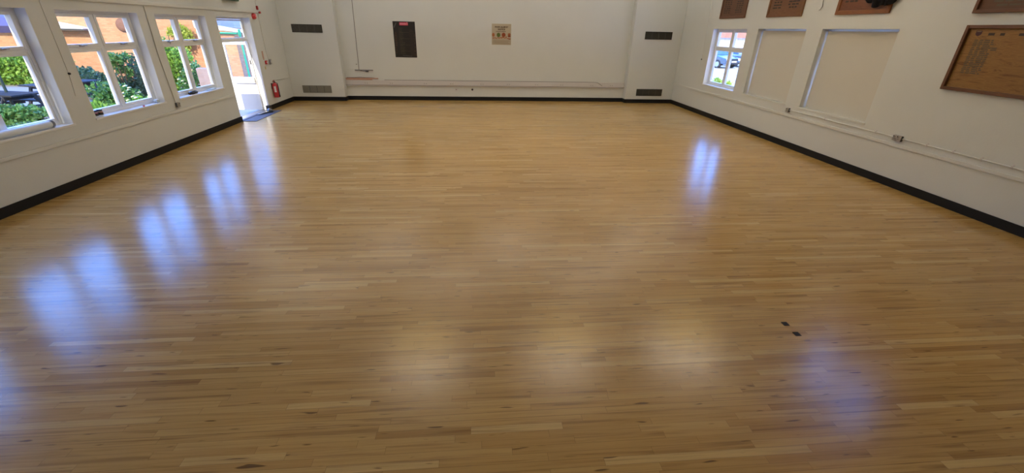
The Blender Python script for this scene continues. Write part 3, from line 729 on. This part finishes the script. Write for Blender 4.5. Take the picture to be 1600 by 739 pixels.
# mat and door holder
r = thing('door_mat', (-6.05, 12.95, 0), 'blue grey rubber door mat in front of the glazed door', 'door mat')
MB().box(-6.15, -5.80, 12.10, 13.77, 0, 0.010).box(-6.235, -6.15, 12.10, 13.77, 0.013, 0.019).build('pad', M['mat'], r, bevel=0.003)
r = thing('door_stop', (-6.05, 13.4, 0.01), 'dark metal door stop with a rounded head on the rubber mat', 'door stop')
MB().box(-6.135, -6.02, 13.54, 13.68, 0.011, 0.175).build('block', M['black'], r, bevel=0.012)
MB().lathe((-5.985, 13.42, 0.012), (0, 0, 1), [(0, 0.06), (0.03, 0.072), (0.075, 0.068), (0.105, 0.045), (0.115, 0.02)], 22).build('head', M['gunmetal'], r)
MB().lathe((-5.985, 13.42, 0.011), (0, 0, 1), [(0, 0.078), (0.022, 0.078)], 22).build('rubber_ring', M['black'], r)
MB().obox((-6.06, 13.17, 0.038), (0.035, 0, 0), (0.055, 0.20, 0.01), (0, 0, 0.010)).build('foot_plate', M['chrome'], r, bevel=0.006)
MB().obox((-6.06, 13.17, 0.019), (0.028, 0, 0), (0.05, 0.18, 0), (0, 0, 0.008)).build('pad', M['black'], r)

# two small square plates let into the floor
for x, y, lab in ((2.763, 2.908, 'small black square floor plate, the one nearer the far wall'), (2.770, 2.764, 'small black square floor plate, the one farther from the far wall')):
    r = thing('floor_plate', (x, y, 0), lab, 'floor plate', 'two square plates in the floor')
    MB().box(x-0.026, x+0.026, y-0.026, y+0.026, 0, 0.003).build('plate', M['skirting'], r)
    MB().lathe((x, y, 0.003), (0, 0, 1), [(0, 0.012), (0.001, 0.011)], 12).build('hole_cap', M['skirting'], r)

# ------------------------------------------------------------------ things on the window sills
r = thing('rolled_paper', (XL-0.062, 6.2, SILL), 'thick white roll with a grey end lying on the sill', 'roll')
MB().lathe((XL-0.062, 5.5, SILL+0.053), (0, 1, 0), [(0, 0.05), (1.39, 0.05)], 26).build('roll', M['blue_white'], r)
MB().lathe((XL-0.062, 6.88, SILL+0.053), (0, 1, 0), [(0, 0.053), (0.04, 0.053), (0.045, 0.046)], 26).build('end_cap', M['cable'], r)
for y, ca, lab in ((7.715, M['poster_red'], 'small white jar with dark lid in the corner of the sill'), (7.82, M['n_orange'], 'small white jar beside the corner jar on the sill')):
    r = thing('jar', (XL-0.055, y, SILL), lab, 'jar', 'two jars on the window sill')
    MB().lathe((XL-0.055, y, SILL), (0, 0, 1), [(0, 0.036), (0.006, 0.040), (0.075, 0.040), (0.082, 0.034)], 22).build('body', M['blue_white'], r)
    MB().lathe((XL-0.055, y, SILL+0.025), (0, 0, 1), [(0, 0.0408), (0.035, 0.0408)], 22).build('band', M['black'], r)
    MB().lathe((XL-0.055, y, SILL+0.062), (0, 0, 1), [(0, 0.0408), (0.012, 0.0408)], 22).build('stripe', ca, r)
    MB().lathe((XL-0.055, y, SILL+0.083), (0, 0, 1), [(0, 0.038), (0.022, 0.038), (0.025, 0.034)], 22).build('lid', M['black'], r)
tag(MB().lathe((XL-0.015, 8.79, SILL), (0, 0, 1), [(0, 0.018), (0.016, 0.018), (0.02, 0.013)], 16).build('bottle_cap', M['red']), 'small red bottle cap on the sill edge', 'bottle cap')

def crumple(name, c, size, m, label, cat, amp=0.35, seed=1):
    import bmesh
    from mathutils import noise
    bm = bmesh.new(); bmesh.ops.create_icosphere(bm, subdivisions=4, radius=1.0)
    lo = 1e9
    for v in bm.verts:
        d = noise.noise(v.co*1.8+Vector((seed*7.1, 0, 0)))*amp + abs(noise.noise(v.co*4+Vector((0, seed*3.3, 0))))*amp*0.6
        v.co *= 1+d
        v.co = Vector((v.co.x*size[0], v.co.y*size[1], v.co.z*size[2])); lo = min(lo, v.co.z)
    for v in bm.verts: v.co.z = max(v.co.z, lo*0.7); 
    lo2 = min(v.co.z for v in bm.verts)
    for f in bm.faces: f.smooth = True
    me = bpy.data.meshes.new(name); bm.to_mesh(me); bm.free(); me.materials.append(m)
    o = bpy.data.objects.new(name, me); C.objects.link(o); o.location = (c[0], c[1], c[2]-lo2)
    return tag(o, label, cat)
crumple('plastic_wrap', (XL-0.075, 9.26, SILL), (0.04, 0.07, 0.03), M['wrap'], 'crumpled clear plastic wrap at the end of the sill', 'plastic wrap', 0.5, 3)
crumple('black_glove', (XL-0.075, 10.47, SILL), (0.045, 0.13, 0.034), M['black'], 'crumpled black glove on the sill of the window next to the door', 'glove', 0.45, 5)
crumple('folded_cloth', (XL-0.075, 11.22, SILL), (0.045, 0.20, 0.016), M['pale_cloth'], 'pale green folded cloth lying on the sill next to the door', 'cloth', 0.3, 8)

# ------------------------------------------------------------------ ceiling lamps (uplighters hung below the ceiling; far and stage end rows added as fill)
def lamp(x, y, label, power, glow, size=(1.3, 1.0), zl=4.3):
    r = thing('ceiling_light', (x, y, zl), label, 'ceiling light', 'uplighters hung under the ceiling')
    a, b = size[0]/2, size[1]/2
    m_ = MB().ring((x-a, y-b, zl), (2*a, 0, 0), (0, 2*b, 0), 0.03, 0, 0, (0, 0, 0.10)).box(x-a+0.03, x+a-0.03, y-b+0.03, y+b-0.03, zl+0.02, zl+0.03)
    m_.build('housing', M['lamp_body'], r, bevel=0.006)
    if glow: MB().box(x-a+0.03, x+a-0.03, y-b+0.03, y+b-0.03, zl+0.004, zl+0.018).build('diffuser', M['lamp_glow'], r)
    for s_ in (-0.7, 0.7): MB().tube([(x+a*s_, y, zl+0.10), (x+a*s_, y, ZC)], 0.006, 8).build('hanger', M['steel'], r)
    la = bpy.data.lights.new('lamp_tube', 'AREA'); la.shape = 'RECTANGLE'; la.size = size[0]-0.1; la.size_y = size[1]-0.1
    la.energy = power; la.color = (1.0, 0.945, 0.86)
    lo = bpy.data.objects.new('lamp_tube', la); C.objects.link(lo); lo.parent = r; lo.location = (0, 0, 0.06); lo.rotation_euler = (PI, 0, 0)
P = 40
lamp(-1.3, 8.0, 'glowing uplighter over the hall, the one nearer the glazed door wall', P, True)
lamp(2.0, 8.0, 'glowing uplighter over the middle of the hall', P, True)
lamp(5.1, 8.0, 'glowing uplighter over the hall, the one nearer the honours boards', P, True)
for k, (x, w_) in enumerate(((-5.0, 'first'), (-2.9, 'second'), (-0.8, 'third'), (1.3, 'fourth'), (3.4, 'fifth'), (5.5, 'last'))):
    lamp(x, 14.0 if k % 2 else 11.8, 'low-hung uplighter over the far end, %s counting from the glazed door wall' % w_, P*0.88, False, size=(1.6, 1.0), zl=3.4)  # unseen lamps added to brighten the far half of the hall
lamp(-3.0, 2.0, 'uplighter over the stage end nearer the glazed door wall', P*0.3, False)  # this row is unseen too, added to lift the near floor
lamp(0.8, 2.0, 'uplighter over the middle of the stage end', P*0.3, False)
lamp(4.4, 2.0, 'uplighter over the stage end nearer the honours boards', P*0.3, False)

# ------------------------------------------------------------------ outside: courtyard seen through the door wall
struct(MB().box(-60, XL-0.27, -15, 60, GR-0.2, GR).build('ground', M['paving']))
struct(MB().box(XR+0.27, 70, -15, 90, GR-0.2, GR).build('ground', M['concrete']))

r = thing('brick_building', (-18, 22.2, GR), 'long orange brick building across the courtyard', 'building')
MB().box(-30, -11.9, 22, 27, GR, 3.5).build('wall', M['brick'], r)
MB().prism([(-30.3, 21.7, 3.45), (-30.3, 27.3, 3.45), (-30.3, 24.5, 5.2)], (18.38, 0, 0)).build('roof', M['slate'], r)
r = thing('porch_canopy', (-18.2, 21.6, 2.0), 'white sloping porch canopy on the orange brick wall', 'canopy')
MB().prism([(-20.4, 22, 2.06), (-16.45, 22, 1.99), (-16.45, 22, 2.03), (-20.4, 22, 2.75)], (0, -0.5, 0)).build('roof', M['gloss_white'], r)
MB().box(-20.4, -16.45, 21.55, 22, 1.93, 1.985).build('beam', M['dark_grey'], r)
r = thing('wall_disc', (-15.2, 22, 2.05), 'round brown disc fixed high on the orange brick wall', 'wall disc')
MB().lathe((-15.15, 22, 2.16), (0, -1, 0), [(0, 0.25), (0.05, 0.25), (0.09, 0.21), (0.11, 0.1)], 28).build('cover', M['plaque'], r)  # a cast shadow on the brick wall, built as a dark disc
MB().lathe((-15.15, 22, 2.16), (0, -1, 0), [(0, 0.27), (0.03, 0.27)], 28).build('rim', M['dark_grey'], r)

r = thing('brick_outhouse', (-11.2, 21.9, GR), 'low brick outhouse with slate roof and green drainpipe', 'outhouse')
MB().box(-11.85, -10.33, 21.4, 26, GR, 2.10).build('wall', M['brick'], r)
MB().prism([(-11.88, 21.45, 2.2), (-8.9, 21.6, 2.03), (-8.9, 26.5, 4.2), (-11.88, 26.5, 4.3)], (0, 0, 0.06)).build('roof', M['slate'], r)
MB().prism([(-11.88, 21.36, 2.13), (-9.6, 21.36, 1.95), (-9.6, 21.36, 2.03), (-11.88, 21.36, 2.40)], (0, 0.05, 0)).build('bargeboard', M['gloss_white'], r)
MB().box(-10.33, -8.9, 23.2, 26, GR, 2.0).build('side_wall', M['soil_wall'], r)  # darker stone colour stands in for the shade on this side
MB().tube([(-11.8, 21.3, 1.96), (-10.15, 21.3, 1.94)], 0.04, 10).tube([(-10.06, 21.32, 2.10), (-10.06, 21.32, GR)], 0.042, 12).build('drainpipe', M['green_pipe'], r)
MB().tube([(-10.06, 21.32, 1.86), (-10.06, 21.32, 2.0)], 0.07, 12).build('pipe_collar', M['green_pipe'], r)
tag(MB().box(-11.75, -10.9, 20.2, 20.5, GR, 0.32).build('garden_wall', M['gloss_white'], bevel=0.02), 'low white garden wall in front of the brick outhouse', 'garden wall')

# plants: many small folded leaves around a stem
def leafy(name, c, rad, n, ls, m, label, cat, group=None, flowers=0, upright=0.0, stem=True, seed=0):
    rnd = random.Random(seed+int(c[0]*31)+int(c[1]*17))
    root = thing(name, (c[0], c[1], GR), label, cat, group)
    vs = []; fs = []; fl = MB()
    blobs = [(Vector((rnd.uniform(-.6, .6)*rad[0], rnd.uniform(-.6, .6)*rad[1], rnd.uniform(-.55, .6)*rad[2])), rnd.uniform(.35, .6)) for _ in range(9)]
    for i in range(n):
        bc, br = rnd.choice(blobs)
        d = Vector((rnd.gauss(0, 1), rnd.gauss(0, 1), rnd.gauss(0, 1))).normalized()*(rnd.random()**0.4)*br
        p = Vector(c)+bc+Vector((d.x*rad[0], d.y*rad[1], d.z*rad[2]))
        if p.z < GR+0.02: p.z = GR+0.02+0.1*rnd.random()
        ax = Vector((rnd.gauss(0, 1), rnd.gauss(0, 1), rnd.gauss(0, 1)+upright*2)).normalized()
        sd = ax.cross(Vector((rnd.gauss(0, 1), rnd.gauss(0, 1), rnd.gauss(0, 1)))).normalized(); nn = ax.cross(sd)
        L = ls*rnd.uniform(.7, 1.3)*(1+upright); W_ = ls*rnd.uniform(.28, .42)
        o = len(vs)
        vs += [p-ax*L*.5, p+sd*W_+nn*L*.08, p+ax*L*.5+nn*L*.12, p-sd*W_+nn*L*.08, p]
        fs += [(o, o+1, o+4), (o+1, o+2, o+4), (o+2, o+3, o+4), (o+3, o, o+4)]
        if flowers and rnd.random() < flowers:
            q = p+Vector((0, 0, ls*.5)); fl.obox(q, (ls*.3, 0, ls*.1), (0, ls*.3, -ls*.05), (0, 0, ls*.12))
    MB().add(vs, fs, False).build('foliage', m, root)
    if fl.v: fl.build('flowers', M['flower'], root)
    if stem:
        s = MB()
        for k in range(4):
            a = k*PI/2+rnd.random(); e = Vector((c[0]+math.cos(a)*rad[0]*.5, c[1]+math.sin(a)*rad[1]*.5, c[2]+rad[2]*.3))
            s.tube([(c[0]+math.cos(a)*.03, c[1]+math.sin(a)*.03, GR), ((c[0]+e.x)/2, (c[1]+e.y)/2, (GR+e.z)/2+.05), e], [0.022, 0.016, 0.006], 6)
        s.build('stems', M['stem'], root)
    return root
G = 'shrubs in the courtyard beds'
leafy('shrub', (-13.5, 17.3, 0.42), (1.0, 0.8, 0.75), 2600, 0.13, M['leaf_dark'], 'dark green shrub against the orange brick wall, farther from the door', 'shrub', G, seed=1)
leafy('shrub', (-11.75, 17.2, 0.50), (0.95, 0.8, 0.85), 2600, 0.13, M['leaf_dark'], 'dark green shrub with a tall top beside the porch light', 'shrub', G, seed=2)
leafy('shrub', (-12.15, 16.8, 0.98), (0.34, 0.3, 0.42), 700, 0.11, M['leaf_mid'], 'leafy upright plume rising above the dark shrubs', 'shrub', G, seed=3)
leafy('flowering_plant', (-10.55, 14.2, 0.22), (0.62, 0.6, 0.5), 1500, 0.12, M['leaf_mid'], 'flowering plant with pale blooms below the brick wall', 'plant', G, flowers=0.05, seed=4)
leafy('flowering_plant', (-9.25, 13.15, 0.16), (0.52, 0.5, 0.42), 1300, 0.12, M['leaf_bright'], 'bright leafy plant with cream blooms close to the middle window', 'plant', G, flowers=0.05, upright=0.4, seed=5)
leafy('flowering_plant', (-9.9, 12.35, 0.05), (0.55, 0.45, 0.38), 1200, 0.13, M['leaf_bright'], 'bright grassy plant in the bed beside the jars', 'plant', G, upright=0.9, seed=6)
leafy('shrub', (-10.05, 16.2, 0.95), (0.80, 0.8, 1.15), 4200, 0.11, M['leaf_bright'], 'tall bright green bush outside the window next to the door', 'shrub', G, seed=7)
leafy('shrub', (-9.05, 15.6, 0.62), (0.42, 0.6, 0.72), 1900, 0.10, M['leaf_mid'], 'mid green bush beside the tall bright one', 'shrub', G, flowers=0.03, seed=8)
leafy('climbing_plant', (-12.75, 21.75, 1.75), (0.55, 0.2, 0.6), 1100, 0.12, M['leaf_yellow'], 'yellow green climber on the orange brick wall', 'climber', G, seed=9)
tag(MB().box(-7.03, -6.50, 12.2, 12.4, GR, 1.30).build('stone_pier', M['soil_wall'], bevel=0.02), 'pinkish stone pier just outside the window next to the door', 'pier')
leafy('hedge', (-19.2, 20.6, 0.45), (3.4, 0.7, 0.85), 6500, 0.16, M['leaf_bright'], 'long bright green hedge in front of the brick building', 'hedge', seed=10)
leafy('ground_cover', (-11.2, 11.7, 0.12), (1.3, 0.55, 0.30), 2600, 0.11, M['leaf_mid'], 'low leafy plants in front of the grey picnic tables', 'plant', G, seed=11, stem=False)

def picnic_table(loc, rz, label):
    r = thing('picnic_table', loc, label, 'picnic table', 'grey picnic tables in the courtyard', rz)
    m_ = MB()
    for k in range(5): m_.box(-0.9, 0.9, -0.36+k*0.145, -0.225+k*0.145, 0.70, 0.74)
    m_.build('table_top', M['table_wood'], r, bevel=0.004, local=True)
    for s in (-1, 1):
        m_ = MB().box(-0.9, 0.9, s*0.80-0.14, s*0.80-0.005, 0.42, 0.46).box(-0.9, 0.9, s*0.80+0.005, s*0.80+0.14, 0.42, 0.46)
        m_.build('bench', M['table_wood'], r, bevel=0.004, local=True)
        m_ = MB().obox((s*0.62, 0.52, 0.35), (0.022, 0, 0), (0, 0.045, 0.012), (0, -0.22, 0.35)).obox((s*0.62, -0.52, 0.35), (0.022, 0, 0), (0, 0.045, -0.012), (0, 0.22, 0.35))
        m_.box(s*0.62+0.022, s*0.62+0.062, -0.94, 0.94, 0.32, 0.42).box(s*0.62+0.022, s*0.62+0.062, -0.38, 0.38, 0.60, 0.70)
        m_.build('leg_frame', M['table_wood'], r, bevel=0.004, local=True)
    return r
picnic_table((-12.45, 12.75, GR), -0.2, 'slate grey picnic table with a parasol pole through it')
picnic_table((-12.75, 15.1, GR), 1.25, 'slate grey picnic table beside the one with the parasol')
r = thing('parasol', (-12.3, 12.85, GR), 'plum parasol on a dark green pole over the picnic table', 'parasol')
MB().tube([(-12.3, 12.85, GR+0.08), (-12.3, 12.85, 2.75)], 0.032, 12).build('pole', M['pole_green'], r)
MB().lathe((-12.3, 12.85, GR), (0, 0, 1), [(0, 0.25), (0.06, 0.25), (0.08, 0.1)], 20).build('base', M['dark_grey'], r)
mb = MB(); n = 8; top = Vector((-12.3, 12.85, 2.62)); vs = [top]
for k in range(n): vs.append((-12.3+1.25*math.cos(2*PI*k/n), 12.85+1.25*math.sin(2*PI*k/n), 2.18))
for k in range(n): vs.append((-12.3+1.25*math.cos(2*PI*k/n), 12.85+1.25*math.sin(2*PI*k/n), 2.03))
fs = [(0, 1+k, 1+(k+1)%n) for k in range(n)]+[(1+k, 9+k, 9+(k+1)%n, 1+(k+1)%n) for k in range(n)]
o = mb.add(vs, fs).build('canopy', M['parasol'], r)
sm = o.modifiers.new('thick', 'SOLIDIFY'); sm.thickness = 0.008
for k in range(n):
    MB().tube([(-12.3, 12.85, 2.58), (-12.3+1.23*math.cos(2*PI*k/n), 12.85+1.23*math.sin(2*PI*k/n), 2.16)], 0.009, 6).build('rib', M['pole_green'], r)

# ------------------------------------------------------------------ outside: car park seen through the window with the car
r = thing('garage_building', (24, 44, GR), 'white clad garage with an orange tiled roof across the car park', 'building')
MB().box(16, 40, 44, 50, GR, 1.98).build('wall', M['cladding'], r)
MB().prism([(15.6, 43.6, 1.98), (15.6, 50.4, 1.98), (15.6, 47, 4.6)], (25, 0, 0)).build('roof', M['tile_orange'], r)
def car(loc, rz, body, label):
    r = thing('car', loc, label, 'car', None, rz)
    # local: length along y (front at -y), width along x
    W_ = 0.87
    side = [(-2.05, 0.32), (-2.10, 0.55), (-2.0, 0.74), (-1.0, 0.93), (-0.85, 0.95), (1.75, 0.98), (2.0, 0.90), (2.08, 0.60), (2.02, 0.32)]
    def loft(prof, w0, w1):
        k = len(prof); zs = [z for y, z in prof]; zmin, zmax = min(zs), max(zs)
        wid = lambda z: w0+(w1-w0)*(z-zmin)/(zmax-zmin)
        m_ = MB(); L = [(-wid(z), y, z) for y, z in prof]; R = [(wid(z), y, z) for y, z in prof]
        m_.add(L+R, [tuple(range(k)), tuple(range(2*k-1, k-1, -1))]+[(i, (i+1) % k, k+(i+1) % k, k+i) for i in range(k)])
        return m_
    loft(side, W_, W_-0.05).build('body', body, r, bevel=0.07, seg=3, local=True)
    loft([(-1.0, 0.93), (-0.25, 1.42), (0.2, 1.47), (1.2, 1.45), (1.9, 0.97)], W_-0.06, 0.58).build('cabin', body, r, bevel=0.05, seg=3, local=True)
    MB().add([(-0.70, -0.94, 0.985), (0.70, -0.94, 0.985), (0.56, -0.30, 1.405), (-0.56, -0.30, 1.405)], [(0, 1, 2, 3)]).build('windscreen', M['car_glass'], r, local=True)
    for s in (-1, 1):
        MB().add([(s*0.80, -0.75, 0.99), (s*0.80, 1.55, 1.0), (s*0.625, 1.15, 1.40), (s*0.625, -0.15, 1.40)], [(0, 1, 2, 3)]).build('side_window', M['car_glass'], r, local=True)
        MB().obox((s*0.62, -2.06, 0.66), (0.17, 0, 0), (0, 0.05, 0.02), (0, 0, 0.075)).build('headlamp', M['lamp_lens'], r, bevel=0.03, local=True)
        MB().obox((s*0.95, -0.75, 1.02), (0.10, 0, 0), (0, 0.05, 0), (0, 0, 0.06)).build('door_mirror', body, r, bevel=0.02, local=True)
        for y in (-1.3, 1.3):
            w = MB().lathe((s*0.70, y, 0.31), (s, 0, 0), [(0, 0.26), (0.02, 0.31), (0.17, 0.31), (0.19, 0.27)], 24).build('wheel', M['tyre'], r, local=True)
            MB().lathe((s*0.875, y, 0.31), (s, 0, 0), [(0, 0.2), (0.018, 0.19)], 20).build('hubcap', M['steel'], w, local=True)
    MB().box(-0.42, 0.42, -2.125, -2.06, 0.56, 0.72).build('grille', M['black'], r, local=True)
    MB().box(-0.62, 0.62, -2.125, -2.03, 0.34, 0.45).build('air_intake', M['black'], r, local=True)
    MB().box(-0.26, 0.26, -2.14, -2.11, 0.46, 0.56).build('number_plate', M['white'], r, local=True)
    return r
car((19.55, 36.4, GR), 0.35, M['car_body'], 'dark blue car parked nearest the window')
car((22.3, 36.9, GR), 0.2, M['car_silver'], 'silver car parked beside the dark blue one')
car((21.0, 41.3, GR), 1.4, M['car_silver'], 'silver car parked across in front of the white garage')
leafy('bush', (11.75, 20.6, 0.12), (0.45, 0.45, 0.35), 900, 0.12, M['leaf_yellow'], 'small yellow green bush on the pale concrete', 'shrub', seed=12)

# ------------------------------------------------------------------ daylight
w = bpy.data.worlds.new('sky'); sc.world = w; w.use_nodes = True
n = w.node_tree.nodes; l = w.node_tree.links
bg = n['Background']
tc = n.new('ShaderNodeTexCoord'); sp = n.new('ShaderNodeSeparateXYZ'); l.new(tc.outputs['Generated'], sp.inputs[0])
col = ramp(n, l, sp.outputs[2], [(0.0, (0.21, 0.24, 0.28)), (0.10, (0.17, 0.26, 0.42)), (0.22, (0.11, 0.31, 0.92)), (1.0, (0.09, 0.26, 0.90))])
# the half of the sky around the sun is hazy and warm, the sky at right angles to it deep blue
haze = math_node(n, l, 'MULTIPLY_ADD', sp.outputs[1], -1.6, 0.0); haze.node.use_clamp = True
col = mixc(n, l, haze, col, (0.19, 0.17, 0.138))
l.new(col, bg.inputs['Color']); bg.inputs['Strength'].default_value = 9.6
sun = bpy.data.lights.new('sun', 'SUN'); sun.energy = 4.6; sun.angle = 0.009; sun.color = (1.0, 0.87, 0.72)
so = bpy.data.objects.new('sun', sun); C.objects.link(so)
so.rotation_euler = Vector((0.13, 1.0, -0.60)).to_track_quat('-Z', 'Y').to_euler()
so.location = (0, -20, 20)

# ------------------------------------------------------------------ camera
F, YAW, PITCH, ROLL = 666.963, 0.091325, 0.452606, 0.021386
cy_, sy_, cp, sp_ = math.cos(YAW), math.sin(YAW), math.cos(PITCH), math.sin(PITCH)
f = Vector((sy_*cp, cy_*cp, -sp_)); rt = Vector((cy_, -sy_, 0)); up = rt.cross(f)
r2 = math.cos(ROLL)*rt+math.sin(ROLL)*up; u2 = -math.sin(ROLL)*rt+math.cos(ROLL)*up
cam = bpy.data.cameras.new('camera'); cam.sensor_width = 36.0; cam.lens = F/1600*36.0; cam.clip_end = 300; cam.clip_start = 0.05
co = bpy.data.objects.new('camera', cam); C.objects.link(co)
mw = Matrix(((r2.x, u2.x, -f.x, 0), (r2.y, u2.y, -f.y, 0), (r2.z, u2.z, -f.z, 2.35), (0, 0, 0, 1)))
co.matrix_world = mw
sc.camera = co

sc.view_settings.view_transform = 'Standard'; sc.view_settings.look = 'None'
sc.view_settings.gamma = 1.0; sc.view_settings.use_curve_mapping = False
sc.view_settings.exposure = 0.3
sc.cycles.max_bounces = 10; sc.cycles.diffuse_bounces = 6; sc.cycles.transparent_max_bounces = 16
sc.cycles.sample_clamp_indirect = 8.0
sc.cycles.caustics_reflective = False
